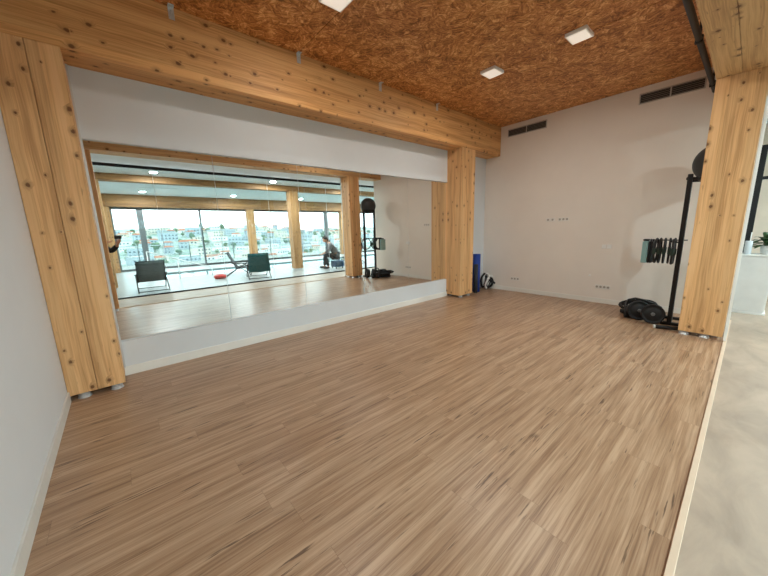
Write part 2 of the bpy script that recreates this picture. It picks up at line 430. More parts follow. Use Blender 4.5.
# ------------------------------------------------------------------ mirror panels
MIRM = D.materials.new('mirror_silver'); MIRM.use_nodes = True
_b = MIRM.node_tree.nodes['Principled BSDF']; _b.inputs['Base Color'].default_value = (.86, .885, .88, 1)
_b.inputs['Metallic'].default_value = 1; _b.inputs['Roughness'].default_value = .0
seams = [-.127, 1.009, 2.10, 3.215, 4.324, 5.459]
mlab = ['wall mirror panel nearest the left timber column', 'second mirror panel from the left, reflecting the grey lounge chair side',
        'middle one of the five wall mirror panels', 'fourth mirror panel from the left, reflecting a timber column foot',
        'rightmost mirror panel, beside the timber column at the far corner']
for i in range(5):
    o = MB().box((seams[i]+.002, YM+.039, .3835), (seams[i+1]-.002, YM+.0455, 2.4455)).build('mirror_panel', MIRM)
    tag(o, mlab[i], 'mirror', 'large mirror panels on the white wall')

# ------------------------------------------------------------------ timber columns
def feet(c, xs_, ys_, h=.03, r=.045):
    for fx in xs_:
        for fy in ys_:
            MB().lathe([(r*1.15, 0), (r*1.15, .006), (r, .008), (r, h)], (fx, fy, 0), 24).build('foot', STEEL, c)
def column(loc, x0, x1, y0, y1, z0, z1, label, split='x', m=None, group=None, foot=True, fr=.045, fx=(.25, .83), fy=(.16, .84)):
    c = thing('timber_column', ((x0+x1)/2, (y0+y1)/2, 0), label, 'column', group)
    g = .0015; b = MB()
    if split == 'x':
        xm = (x0+x1)/2
        b.box((x0, y0, z0), (xm-g, y1, z1), bev=.004); b.box((xm+g, y0, z0), (x1, y1, z1), bev=.004)
    else:
        ym = (y0+y1)/2
        b.box((x0, y0, z0), (x1, ym-g, z1), bev=.004); b.box((x0, ym+g, z0), (x1, y1, z1), bev=.004)
    b.build('shaft', m or WCOL, c)
    if foot: feet(c, [x0+(x1-x0)*q for q in fx], [y0+(y1-y0)*q for q in fy], z0, fr)
    return c
column(0, XL+.002, -.134, YC, YM-.002, .055, ZB, 'pale spruce double column between the white left wall and the mirror')
column(0, 5.462, 5.93, YC, YM+.044, .05, ZB, 'spruce column at the right end of the mirror, by the blue mats')
column(0, 5.627, 6.01, YO+.003, YI, .05, ZB2, 'large spruce column in the right foreground, beside the black exercise rack', split='x', fr=.048, fx=(.15, .85), fy=(.40, .86))
column(0, XL+.002, -.155, YO+.003, .36, .05, ZB2, 'spruce column seen only in the mirror, behind which the photographer stands', split='y')
WC2 = wood('spruce_column_hall', 'z', (198, 152, 104), (168, 122, 78), seed=2.6, keep=.74, lam=.1)
HG = 'slim timber columns of the pool hall'
for x in (-.50, 5.36, 11.2):
    column(0, x, x+.34, -3.53, -3.18, .05, 3.08, {-.50: 'hall timber column of the inner row, seen at the left edge of the mirror',
           5.36: 'hall timber column of the inner row reflected near the middle of the mirror',
           11.2: 'hall timber column of the inner row farthest along the hall'}[x], m=WC2, fr=.03)
for x in (-.42, 5.40, 11.2):
    column(0, x, x+.36, -8.98, -8.68, .005, 2.76, {-.42: 'facade timber column at the left end of the windows in the mirror',
           5.40: 'facade timber column reflected above the teal chair',
           11.2: 'facade timber column farthest along the window front'}[x], m=WC2, foot=False)

# ------------------------------------------------------------------ beams
def beam(x0, x1, y0, y1, z0, z1, label, m, split=True, brackets=()):
    o = thing('timber_beam', ((x0+x1)/2, (y0+y1)/2, z0), label, 'beam')
    b = MB(); g = .0015
    if split:
        ym = (y0+y1)/2
        b.box((x0, y0, z0), (x1, ym-g, z1), bev=.004); b.box((x0, ym+g, z0), (x1, y1, z1), bev=.004)
    else: b.box((x0, y0, z0), (x1, y1, z1), bev=.004)
    b.build('beam_body', m, o)
    for bx in brackets:
        k = MB(); k.box((bx-.025, y0-.004, z1-.11), (bx+.025, y0-.0005, z1-.001)); k.box((bx-.025, y0-.055, z1-.005), (bx+.025, y0-.004, z1-.001))
        for dz in (-.03, -.06, -.09):
            k.lathe([(.006, 0), (.006, .004)], (0, 0, 0), 8, Matrix.Translation((bx, y0-.004, z1+dz)) @ Matrix.Rotation(PI/2, 4, 'X'))
        k.build('bracket', STEEL, o)
    return o
WBS = wood('spruce_beam_front', 'x', (222, 180, 128), (198, 152, 102), seed=4.2, keep=.72, lam=.2)
beam(XL+.002, XF-.002, YC, YM-.002, ZB, ZC-.001, 'long spruce beam with steel brackets above the mirror wall', WBEAM, False, (.713, 2.041, 3.366, 4.692))
beam(XL+.002, XF-.002, YO+.003, YI, ZB2, ZC-.001, 'pale spruce double beam resting on the right foreground column', WBS)
WB2 = wood('spruce_beam_hall', 'x', (176, 130, 84), (144, 102, 62), seed=6.2, keep=.76, lam=.1)
beam(XW+.01, XE-.01, -3.53, -3.18, 3.08, ZW-.001, 'timber beam across the hall ceiling reflected above the lounge chairs', WB2, False)
beam(XW+.01, XE-.01, -8.99, -8.66, 2.76, ZW-.001, 'timber beam over the window front reflected above the hillside view', WB2, False)

# black rail along the inner face of the front beam, black track on the hall ceiling, threshold on the floor
rl = thing('ceiling_rail', (3.2, .61, 3.30), 'black pipe rail running along the foreground beam under the chipboard ceiling', 'rail')
MB().tube([(XL+.02, .60, 3.355), (XF-.002, .60, 3.355)], .028, 12).build('pipe', BLACK, rl)
for x in (.4, 1.9, 3.4, 4.9, 6.55):
    b = MB(); b.box((x-.012, .59, 3.38), (x+.012, .61, ZC-.001)); b.box((x-.02, .57, 3.32), (x+.02, .632, 3.39), bev=.004); b.build('hanger', BLACK, rl)

# glass partition of the pool hall
gp = thing('glass_partition', (7, -1.215, 0), 'frameless glass partition with black ceiling track, reflected in the mirror', 'glass partition')
MB().box((XW+.002, -1.24, ZW-.14), (XE-.002, -1.19, ZW-.075)).build('top_track', BLACK, gp)
MB().box((XW+.002, -1.25, .001), (XE-.002, -1.18, .03)).build('bottom_track', BLACK, gp)
GL = glass('partition_glass', (240, 247, 246), .05)
edges = [-2.9, -1.2, .90, 3.75, 5.80, 8.2, 10.2, 12.5, 14.8, 16.9]
for i in range(len(edges)-1):
    g_ = MB().box((edges[i]+.006, -1.219, .031), (edges[i+1]-.006, -1.211, ZW-.141)).build('glass_pane', GL, gp)
b = MB()
for e in edges[1:-1]: b.box((e-.003, -1.220, .031), (e+.003, -1.210, ZW-.141))
b.build('edge_seal', mat('clear_seal', (214, 220, 220), .4), gp)

# ------------------------------------------------------------------ window front
FR = mat('window_frame_dark', (62, 64, 66), .4, .3)
WG = glass('window_glass', (238, 245, 244), .05)
mull = [(-2.95, .06), (-.05, .10), (.93, .22), (3.27, .07), (5.58, .10), (8.0, .10), (10.3, .24), (12.7, .08), (15.0, .10), (16.95, .06)]
for i in range(len(mull)-1):
    (a, wa), (c, wc_) = mull[i], mull[i+1]
    x0, x1 = a, c
    b = MB(); b.box((x0, -9.12, .0), (x1, -9.00, .09)); b.box((x0, -9.12, 2.68), (x1, -9.00, 2.76))
    b.box((x0, -9.12, .09), (x0+wa/2, -9.00, 2.68)); b.box((x1-wc_/2, -9.12, .09), (x1, -9.00, 2.68))
    f = struct('window_%d' % (i+1), b, GREYF if i in (1, 2, 5, 6) else FR)
    MB().box((x0+wa/2, -9.065, .09), (x1-wc_/2, -9.055, 2.68)).build('pane', WG, f)
struct('wall_facade', MB().box((XW, -9.18, 2.76), (XE, -9.00, ZW+.3)), PAINT)

# ------------------------------------------------------------------ ceiling lamps
def ceil_lamp(x, y, label):
    o = thing('ceiling_lamp', (x, y, ZC), label, 'ceiling lamp', 'flat square lamps on the chipboard ceiling')
    MB().box((x-.125, y-.115, ZC-.040), (x+.125, y+.115, ZC-.001), bev=.006).build('housing', WHITEP, o)
    MB().box((x-.108, y-.098, ZC-.0435), (x+.108, y+.098, ZC-.0405)).build('diffuser', mat('lamp_diffuser', (240, 236, 230), .4, emis=(255, 240, 222), estr=.25), o)
    l = D.lights.new('lamp_light', 'AREA'); l.shape = 'RECTANGLE'; l.size = .2; l.size_y = .18; l.energy = W_STUDIO; l.color = (1, .93, .84)
    lo = D.objects.new('lamp_light', l); COL.objects.link(lo); lo.location = (0, 0, -.047); lo.parent = o
ceil_lamp(4.405, 2.685, 'flat white ceiling lamp nearer the mirror wall, left of the other')
ceil_lamp(4.43, 1.585, 'flat white ceiling lamp toward the right, nearest the far wall vent')
ceil_lamp(1.90, 2.83, 'flat white ceiling lamp half cut off by the top edge of the photo')

HALLE = mat('downlight_diffuser', (250, 246, 238), .4, emis=(255, 246, 232), estr=1.6)
ORD = ['first', 'second', 'third', 'fourth', 'fifth']
for y, rw in ((-2.4, 'in the row nearer the mirror'), (-7.3, 'in the row along the windows')):
    for k in range(5):
        x = 1.04 + 3.4*k
        o = thing('downlight', (x, y, ZW), '%s round ceiling lamp from the left, %s' % (ORD[k], rw), 'downlight', 'round recessed lamps of the hall ceiling')
        MB().lathe([(.10, -.001), (.10, -.010), (.085, -.014)], (x, y, ZW), 24).build('trim_ring', WHITEP, o)
        MB().lathe([(.08, -.0145), (.08, -.0165)], (x, y, ZW), 24).build('diffuser', HALLE, o)
        l = D.lights.new('downlight_light', 'AREA'); l.shape = 'DISK'; l.size = .16; l.energy = W_HALL; l.color = (.95, .98, 1)
        lo = D.objects.new('downlight_light', l); COL.objects.link(lo); lo.location = (0, 0, -.02); lo.parent = o
for k, x in enumerate((1.5, 4.9, 8.3, 11.7)):
    o = thing('slot_diffuser', (x, -5.9, ZW), 'narrow dark air slot in the hall ceiling above the pool, %s from the left' % ORD[k], 'air vent', 'air slots of the hall ceiling')
    MB().box((x-.6, -5.94, ZW-.006), (x+.6, -5.86, ZW-.001)).build('frame', WHITEP, o)
    MB().box((x-.58, -5.92, ZW-.008), (x+.58, -5.88, ZW-.0065)).build('slot', mat('slot_grey', (150, 152, 152), .5), o)

# ------------------------------------------------------------------ vents on the far wall
def vent(y0, y1, z0, z1, label):
    o = thing('wall_vent', (XF, (y0+y1)/2, z0), label, 'vent')
    t = .016; b = MB()
    b.box((XF-.012, y0, z0), (XF-.001, y1, z0+t)); b.box((XF-.012, y0, z1-t), (XF-.001, y1, z1))
    b.box((XF-.012, y0, z0+t), (XF-.001, y0+t, z1-t)); b.box((XF-.012, y1-t, z0+t), (XF-.001, y1, z1-t))
    ym = (y0+y1)/2; b.box((XF-.012, ym-.008, z0+t), (XF-.001, ym+.008, z1-t))
    b.build('frame', mat('vent_frame', (190, 184, 176), .45), o)
    MB().box((XF-.004, y0+t, z0+t), (XF-.001, y1-t, z1-t)).build('backing', mat('vent_dark', (52, 50, 48), .7), o)
    b = MB()
    n = 5
    for k in range(n):
        zz = z0+t + (k+.5)*(z1-z0-2*t)/n
        for a, c in ((y0+t, ym-.008), (ym+.008, y1-t)):
            b.box((-.005, a, -.003), (.003, c, .003), Matrix.Translation((XF-.009, 0, zz)) @ Matrix.Rotation(.5, 4, 'Y'))
    b.build('slats', mat('vent_slat', (122, 116, 110), .5, .3), o)
vent(2.945, 3.77, 3.435, 3.59, 'left grey slotted air vent, above the corner with the blue mats')
vent(.70, 1.48, 3.42, 3.585, 'right grey slotted air vent, near the foreground beam')

# ------------------------------------------------------------------ sockets
DOT = mat('socket_recess', (168, 160, 150), .6)
PLATE = mat('socket_plate', (228, 224, 218), .35)
def plate(name, y0, y1, z, h, mods, label, cat='socket', group=None):
    o = thing(name, (XF, (y0+y1)/2, z-h/2), label, cat, group)
    MB().box((XF-.010, y0, z-h/2), (XF-.001, y1, z+h/2), bev=.003).build('cover_plate', PLATE, o)
    w = (y1-y0)/mods
    for k in range(mods):
        yc = y0+w*(k+.5)
        q = MB()
        if name == 'light_switch': q.box((XF-.014, yc-w*.38, z-h*.36), (XF-.0102, yc+w*.38, z+h*.36), bev=.001); q.build('rocker', WHITEP, o)
        else:
            Mx = Matrix.Translation((XF-.0102, yc, z)) @ Matrix.Rotation(-PI/2, 4, 'Y')
            q.lathe([(.021, 0), (.021, .002), (.019, .003), (.018, .0032)], (0, 0, 0), 20, Mx); q.build('socket_well', DOT, o)
    return o
plate('wall_socket', 3.34, 3.55, .30, .08, 3, 'triple white socket low on the far wall, next to the corner')
plate('wall_socket', 1.60, 1.84, .315, .08, 4, 'row of white sockets low on the far wall, left of the black rope pile')
plate('wall_socket', 2.66, 2.84, 1.61, .075, 2, 'high white double socket in the middle of the far wall, left of its pair')
plate('wall_socket', 2.40, 2.60, 1.61, .075, 3, 'high white triple socket in the middle of the far wall, right of its pair')
plate('light_switch', 1.64, 1.80, 1.08, .085, 2, 'white double switch at chest height on the far wall', 'switch')
plate('light_switch', 1.93, 1.965, .52, .035, 1, 'tiny grey wall cap above the low socket row', 'switch')

# ------------------------------------------------------------------ exercise mats in the corner
def roll_mat(cx, cy, r, h, turns, th, m, label, lean=(0, 0)):
    o = thing('exercise_mat', (cx, cy, 0), label, 'exercise mat')
    a0 = 2*PI*turns; n = int(turns*28)
    # spiral strip extruded upward
    vs = []; fs = []
    r0 = r - turns*th*1.15
    for i in range(n+1):
        a = a0*i/n; rr = r0 + (r-r0)*i/n
        for q, s_ in ((0, 0), (1, 0), (1, 1), (0, 1)):
            rad = rr + (th if q else 0)
            z = h if s_ else 0
            vs.append((rad*math.cos(a) + lean[0]*z, rad*math.sin(a) + lean[1]*z, z + .001))
    for i in range(n):
        A, B = i*4, (i+1)*4
        for k in range(4): fs.append([A+k, A+(k+1) % 4, B+(k+1) % 4, B+k])
    fs.append([0, 1, 2, 3]); fs.append([n*4+3, n*4+2, n*4+1, n*4])
    b = MB(); b._add(vs, fs, None, True); b.build('rolled_sheet', m, o, local=True)
    return o
roll_mat(6.33, 4.10, .080, .885, 5, .0105, mat('blue_foam', (22, 62, 152), .6), 'tall rolled blue exercise mat standing beside the spruce column')
roll_mat(6.50, 4.20, .06, .84, 5, .009, mat('blue_foam_light', (34, 88, 178), .6), 'lighter blue rolled mat standing against the wall behind the darker blue one')
roll_mat(6.19, 4.02, .042, .66, 4, .007, mat('dark_grey_foam', (46, 48, 56), .7), 'thin dark grey rolled mat standing in front of the blue ones')

# black-and-white strap bundle leaning in the corner
sb = thing('strap_bundle', (6.74, 4.08, 0), 'heap of coiled black and white training straps in the far corner', 'training straps')
BWm = mat('black_webbing', (26, 26, 28), .7); Wm = mat('white_webbing', (222, 220, 216), .7)
def loop(cx, cy, cz, rx, rz, tilt, yaw, rt, m, n=26, wob=.02, name='strap_loop', par=None, seed=0):
    rnd = random.Random(seed); ph = rnd.random()*6
    pts = []
    Mx = Matrix.Translation((cx, cy, cz)) @ Matrix.Rotation(yaw, 4, 'Z') @ Matrix.Rotation(tilt, 4, 'X')
    for k in range(n):
        a = 2*PI*k/n
        pts.append(Mx @ Vector((rx*math.cos(a)*(1+wob*3*math.sin(2*a+ph)), wob*math.sin(3*a+ph), rz*math.sin(a))))
    MB().tube(pts, rt, 8, closed=True).build(name, m, par)
for k, (dx, dy, z, rx, rz, ti, yw, m_) in enumerate([
        (-.10, .03, .20, .07, .17, .15, .3, BWm), (-.04, .0, .21, .07, .17, .2, .1, Wm), (.02, .02, .19, .075, .16, .1, -.2, BWm),
        (.08, -.04, .17, .06, .14, .25, .5, Wm), (.12, -.02, .15, .07, .13, .3, -.4, BWm), (-.07, -.05, .14, .06, .12, .2, .9, Wm),
        (.0, -.07, .12, .07, .10, .3, .2, BWm), (.17, -.06, .09, .07, .07, .4, -.3, BWm)]):
    loop(6.76+dx*.85, 4.08+dy, z+.02, rx, rz, ti, yw-.75, .024, m_, wob=.012, par=sb, seed=k)

# ------------------------------------------------------------------ exercise rack
rk = thing('exercise_rack', (6.25, .62, 0), 'black steel exercise rack behind the right foreground column', 'rack')
RP = ((6.05, .632), (6.43, .668)); RY = .65
for x, y in RP: MB().box((x-.026, y-.026, .04), (x+.026, y+.026, 2.13), bev=.004).build('upright', BLACK, rk)
b = MB()
for x, y in RP: b.box((x-.03, y-.14, .001), (x+.03, y+.10, .042), bev=.004)
b.box((RP[0][0]+.03, RY-.02, .001), (RP[1][0]-.03, RY+.02, .041), bev=.004)
b.build('base_frame', BLACK, rk)
b = MB(); b.tube([(6.03, .565, 2.07), (6.53, .565, 2.07)], .018); b.tube([(6.16, .275, 2.07), (6.56, .275, 2.07)], .018)
b.tube([(6.05, .665, 2.075), (6.11, .56, 2.07), (6.17, .26, 2.07)], .02); b.tube([(6.43, .70, 2.075), (6.47, .56, 2.07), (6.54, .26, 2.07)], .02)
b.build('top_cradle', BLACK, rk)
MB().tube([(RP[0][0]+.02, RP[0][1], 1.24), (RP[1][0]-.02, RP[1][1], 1.24)], .014).build('crossbar', BLACK, rk)
AX = 6.43
b = MB(); b.tube([(AX, .60, 1.225), (AX, 1.105, 1.225)], .009); b.ball((AX, 1.105, 1.225), .013)
b.build('hanging_arm', BLACK, rk)
b = MB(); b.tube([(RP[0][0], .65, 1.21), (RP[0][0], .735, 1.22)], .011); b.ball((RP[0][0], .735, 1.22), .015); b.build('hook', BLACK, rk)
for x, y in RP:
    MB().tube([(x-.02, y+.08, .024), (x+.02, y+.08, .024)], .022).build('wheel', WHITEP, rk)

# big ball on the cradle
BC = (6.40, .42, 2.285)
bl = thing('exercise_ball', (BC[0], BC[1], BC[2]-.25), 'large black exercise ball on top of the black rack', 'ball')
MB().ball(BC, .25, u=40, v=24).build('ball_shell', mat('charcoal_rubber', (50, 52, 53), .5), bl)
MB().lathe([(.016, 0), (.016, .004)], (0, 0, 0), 12, Matrix.Translation(BC) @ Matrix.Rotation(-2.0, 4, 'Y') @ Matrix.Translation((0, 0, .249))).build('valve', BLACKP, bl)

# rings hanging on the arm
def pring(x, y, z, R, ti, yw, label, rt=.014):
    o = thing('exercise_ring', (x, y, z-R), label, 'exercise ring', 'exercise rings hanging on the rack')
    loop(x, y, z, R, R, ti, yw, rt, BLACKP, 36, 0, 'hoop', o)
    for s_ in (-1, 1):
        Mx = Matrix.Translation((x, y, z)) @ Matrix.Rotation(yw, 4, 'Z') @ Matrix.Rotation(ti, 4, 'X')
        MB().box((-.045, -.020, -.018), (.045, .020, .018), Mx @ Matrix.Rotation(s_*PI/2, 4, 'Y') @ Matrix.Translation((0, 0, R)), bev=.006).build('grip_pad', mat('dark_green_foam', (40, 58, 50), .7), o)
for k, y in enumerate((.735, .79, .845, .90, .945)):
    pring(AX+.006*(k % 2), y, 1.063, .185, 0, .16-.03*k, ['black hoop hanging on the rack arm closest to the upright', 'second black hoop on the rack arm, next to the upright one',
          'third black hoop on the rack arm, in the middle of the row', 'fourth black hoop on the rack arm, away from the upright', 'black hoop on the rack arm touching the black foam pads'][k])
pring(RP[0][0], .705, 1.076, .17, .0, .1, 'single black hoop hanging on the nearer rack upright, clearest in the mirror', .016)
for k, (y0, y1, m_, nm, lb) in enumerate([(.975, .998, BLACKP, 'foam_pad', 'thin black foam pad hanging next to the hoops on the rack arm'), (1.003, 1.028, BLACKP, 'foam_pad', 'thicker black foam pad on the rack arm, beside the teal one'),
                                  (1.034, 1.105, mat('teal_foam', (138, 176, 176), .7), 'foam_pad', 'pale teal foam pad at the outer end of the rack arm')]):
    o = thing(nm, (AX, y0, .89), lb, 'foam pad', 'foam pads hanging on the rack arm')
    MB().box((-.09, y0, .87), (.09, y1, 1.207), Matrix.Translation((AX, 0, 0)), bev=.008).build('pad', m_, o)
    MB().box((-.02, y0+.004, 1.2), (.02, y1-.004, 1.242), Matrix.Translation((AX, 0, 0)), bev=.003).build('hanging_loop', BWm, o)

# rope heap, weight discs and bar on the floor
ro = thing('battle_rope', (6.35, 1.05, 0), 'heap of thick black rope on the floor in front of the far wall', 'rope')
rnd = random.Random(3)
pts = []
for k in range(230):
    t = k/229; a = k*.33
    R1 = .20 - .05*math.sin(a*.21) ; 
    pts.append((6.40 + R1*1.1*math.cos(a) + .08*math.sin(k*.05), 1.06 + R1*.82*math.sin(a) + .07*math.cos(k*.043), .024 + .20*t*(1-.35*math.sin(a*.5)**2)))
MB().tube(pts, .021, 8).build('rope_coils', mat('black_rope', (20, 20, 22), .8, bump=(90, .5)), ro)
pts = [(6.05 + .0*t, 1.26 - .5*t, .20 + .10*math.sin(PI*t) ) for t in [i/14 for i in range(15)]]
pts = [(6.20, 1.17, .04), (6.17, 1.18, .18), (6.16, 1.16, .28), (6.18, 1.08, .31), (6.22, .98, .29), (6.28, .86, .24), (6.34, .78, .18), (6.42, .78, .10)]
MB().tube(pts, .018, 8).build('rope_end', BLACKP, ro)
def disc(x, y, z, R, w, yaw, pitch, label):
    o = thing('weight_plate', (x, y, 0), label, 'weight plate', 'black weight plates on the floor')
    Mx = Matrix.Translation((x, y, z)) @ Matrix.Rotation(yaw, 4, 'Z') @ Matrix.Rotation(PI/2+pitch, 4, 'Y')
    MB().lathe([(.03, -w/2), (R*.55, -w/2), (R*.62, -w*.35), (R*.85, -w*.35), (R*.9, -w/2), (R, -w/2+.006), (R, w/2-.006), (R*.9, w/2), (R*.85, w*.35), (R*.62, w*.35), (R*.55, w/2), (.03, w/2)], (0, 0, 0), 36, Mx).build('disc', BLACKP, o)
    MB().lathe([(.022, -w/2-.006), (.026, -w/2-.003), (.026, w/2+.003), (.022, w/2+.006)], (0, 0, 0), 20, Mx).build('hub', mat('dull_hub', (104, 104, 104), .5), o)
disc(6.06, 1.00, .150, .148, .075, .45, .12, 'black weight plate leaning on the rope heap, farther from the rack')
disc(5.97, .815, .145, .143, .08, .2, .14, 'black weight plate standing closest to the foreground column')
sg = thing('sandbag', (6.20, .74, 0), 'black cylindrical weight bag on the floor at the foot of the rack', 'weight bag')
MB().ball((6.23, .83, .075), .075, 1.5, 1.6, .95, None, 24, 14).build('bag', mat('black_canvas', (26, 26, 28), .85, noise=(40, .2)), sg)
MB().tube([(6.17, .78, .13), (6.19, .80, .19), (6.26, .85, .19), (6.29, .87, .13)], .010, 8).build('handle', BWm, sg)
br = thing('barbell', (5.9, .6, 0), 'short black bar with a bright end cap lying beside the weight plates', 'barbell')
MB().tube([(5.70, .735, .03), (5.79, .50, .03)], .026, 14).build('bar', BLACKP, br)
MB().tube([(5.693, .755, .03), (5.70, .735, .03)], .028, 14).build('end_cap', mat('pale_cap', (214, 212, 206), .4), br)
o = thing('weight_plate', (6.10, 1.17, 0), 'small black weight plate lying at the left end of the heap', 'weight plate', 'black weight plates on the floor')
MB().tube([(6.08, 1.24, .10), (6.12, 1.10, .10)], .03, 14).build('handle', BLACKP, o)
MB().lathe([(.03, -.02), (.09, -.02), (.098, -.014), (.098, .014), (.09, .02), (.03, .02)], (0, 0, 0), 30, Matrix.Translation((6.10, 1.17, .10)) @ Matrix.Rotation(-1.35, 4, 'Z') @ Matrix.Rotation(PI/2, 4, 'Y')).build('disc', BLACKP, o)

# ------------------------------------------------------------------ right edge: planter, frame, plant
pl = thing('white_planter', (7.62, -.10, 0), 'tall tapering white planter standing on the concrete floor at the right edge', 'planter')
def rr_box(b, c, w0, d0, w1, d1, z0, z1, n=6):
    vs = []; fs = []
    for (w, d, z) in ((w0, d0, z0), (w1, d1, z1)):
        for sx, sy in ((-1, -1), (1, -1), (1, 1), (-1, 1)): vs.append((c[0]+sx*w/2, c[1]+sy*d/2, z))
    fs = [[3, 2, 1, 0], [4, 5, 6, 7]] + [[k, (k+1) % 4, 4+(k+1) % 4, 4+k] for k in range(4)]
    b._add(vs, fs)
b = MB(); rr_box(b, (7.78, -.11), .34, .34, .40, .38, .03, .93); bmesh.ops.bevel(b.bm, geom=b.bm.edges[:], offset=.012, segments=3, affect='EDGES')
b.build('body', mat('satin_white_planter', (226, 226, 225), .35), pl)
b = MB(); rr_box(b, (7.78, -.11), .37, .37, .37, .37, .001, .032); b.build('base_rim', WHITEP, pl)
b = MB(); rr_box(b, (7.78, -.11), .43, .41, .43, .41, .93, .955); bmesh.ops.bevel(b.bm, geom=b.bm.edges[:], offset=.005, segments=2, affect='EDGES'); b.build('top_rim', WHITEP, pl)
pp = thing('potted_plant', (7.80, -.16, .956), 'leafy green plant in a white pot standing on the tall white planter', 'plant')
MB().lathe([(.05, 0), (.06, .002), (.075, .13), (.07, .13), (.055, .02)], (7.82, -.19, .956), 24).build('pot', WHITEP, pp)
LEAF = mat('leaf_green', (52, 84, 46), .45, noise=(30, .35))
for k in range(46):
    a = rnd.random()*2*PI; el = rnd.uniform(.15, 1.35); L = rnd.uniform(.16, .34)
    p0 = Vector((7.82, -.19, 1.08)) + Vector((rnd.uniform(-.03, .03), rnd.uniform(-.03, .03), rnd.uniform(0, .1)))
    d = Vector((math.cos(a)*math.cos(el), math.sin(a)*math.cos(el), math.sin(el)))
    side = d.cross(Vector((0, 0, 1))).normalized(); w = rnd.uniform(.024, .042)
    def lf(u, v, p0=p0, d=d, side=side, w=w, L=L):
        return p0 + d*L*u + side*(v-.5)*2*w*math.sin(PI*min(1, u*.92+.04))**.8 + Vector((0, 0, -.10*L/.2*u*u))
    MB().grid(lf, 6, 2, .0012).build('leaf', LEAF, pp)
vs_ = thing('white_vase', (7.67, .0, .956), 'small white vase holding a thin stick beside the leafy plant', 'vase')
MB().lathe([(.035, 0), (.04, .003), (.042, .21), (.037, .21), (.034, .02)], (7.67, .005, .956), 20).build('body', mat('pale_porcelain', (214, 222, 228), .25), vs_)
MB().tube([(7.67, .0, .97), (7.68, -.005, 1.30)], .006, 8).build('stick', WHITEP, vs_)
fr = thing('black_frame', (8.3, -.45, 0), 'tall black metal frame standing behind the white planter', 'metal frame')
for y0, y1 in ((-.01, .095), (-1.0, -.93)): MB().box((8.3, y0, .001), (8.38, y1, 2.70), bev=.004).build('post', BLACK, fr)
for z0, z1 in ((2.63, 2.69), (2.15, 2.20)): MB().box((8.31, -.93, z0), (8.36, -.01, z1)).build('crossbar', BLACK, fr)

# ------------------------------------------------------------------ lounge chairs in the hall
MESHM = mat('grey_mesh_fabric', (104, 112, 112), .8, noise=(220, .35))
TEAL = mat('teal_towel', (22, 96, 100), .85, noise=(60, .15), bump=(150, .4))
def lounge(label, fabric, sling=True, towel=None):
    """low folding garden chair, facing +x locally, back upright behind"""
    r = thing('lounge_chair', (0, 0, 0), label, 'lounge chair')
    w = .30
    # sling: seat from (.55,.30) to (.02,.24), back from there to (-.36,.84)
    prof = [(.50, .345), (.30, .305), (.10, .265), (.0, .26), (-.05, .30), (-.16, .50), (-.26, .70), (-.32, .84)]
    def at(t):
        q = t*(len(prof)-1); i = min(int(q), len(prof)-2); f = q-i
        return prof[i][0]*(1-f)+prof[i+1][0]*f, prof[i][1]*(1-f)+prof[i+1][1]*f
    MB().grid(lambda u, v: (at(u)[0], (v-.5)*2*w, at(u)[1]), 14, 4, .006).build('sling', fabric, r)
    for s_ in (-1, 1):
        MB().tube([(x, s_*(w+.012), z) for x, z in prof], .013).build('side_rail', BLACK, r)
        b = MB(); b.tube([(.42, s_*(w+.03), .012), (.10, s_*(w+.03), .28), (-.20, s_*(w+.03), .50)], .012)
        b.build('leg', BLACK, r)
        b = MB(); b.tube([(-.38, s_*(w+.045), .012), (-.02, s_*(w+.045), .26), (.28, s_*(w+.045), .42)], .012); b.build('leg', BLACK, r)
        MB().tube([(.34, s_*(w+.05), .43), (.10, s_*(w+.05), .46), (-.18, s_*(w+.05), .47)], .016).build('armrest', BLACK, r)
    for a_, c_, q_ in (((-.32, -w, .84), (-.32, w, .84), .013), ((-.38, -w-.04, .03), (-.38, w+.04, .03), .011), ((.42, -w-.03, .03), (.42, w+.03, .03), .011), ((.50, -w, .345), (.50, w, .345), .012)):
        MB().tube([a_, c_], q_).build('crossbar', BLACK, r)
    if towel:
        def tw(u, v):
            # from seat front over the back and down behind
            if u < .55: x, z = at(.25 + u/.55*.75); return (x+.012, (v-.5)*2*(w+.01), z+.012)
            q = (u-.55)/.45; return (-.345-.02*math.sin(PI*q)-.03*q, (v-.5)*2*(w+.012+.03*q), .855-.62*q+.01*math.sin(9*v))
        MB().grid(tw, 24, 10, .012).build('towel', towel, r)
    return r
def place(o, x, y, deg):
    o.location = (x, y, 0); o.rotation_euler = (0, 0, math.radians(deg)); return o
place(lounge('grey mesh lounge chair reflected at the left of the mirror', MESHM), .60, -2.15, -90)
place(lounge('lounge chair covered with a teal towel, reflected near the middle of the mirror', MESHM, towel=TEAL), 3.55, -2.2, -80)
place(lounge('dark lounge chair partly hidden behind the teal towel chair', mat('dark_sling', (50, 58, 64), .8)), 3.3, -3.55, 20)
place(lounge('dark lounge chair behind the column, right of the seated person', mat('brown_sling', (74, 66, 66), .8)), 8.1, -2.9, -120)
rb = thing('float_ring', (2.55, -3.1, 0), 'red swimming float lying on the pale floor near the pool', 'float')
loop(2.55, -3.1, .07, .13, .13, PI/2, 0, .07, mat('red_vinyl', (190, 52, 44), .4), 30, 0, 'tube', rb)

# white handrail at the pool edge
WR = mat('white_rail_paint', (232, 234, 232), .35)
hr = thing('pool_handrail', (1.6, -4.6, 0), 'white sloping handrail beside the pool, reflected in the mirror', 'handrail')
MB().tube([(.7, -4.5, 1.0), (2.6, -4.5, .28), (2.75, -4.5, .25)], .018, 10).build('top_rail', WR, hr)
MB().tube([(.7, -4.5, .55), (2.1, -4.5, .04)], .012, 10).build('lower_rail', WR, hr)
for x, z in ((.7, 1.0), (1.55, .68), (2.6, .28)): MB().tube([(x, -4.5, .002), (x, -4.5, z)], .016, 10).build('post', WR, hr)

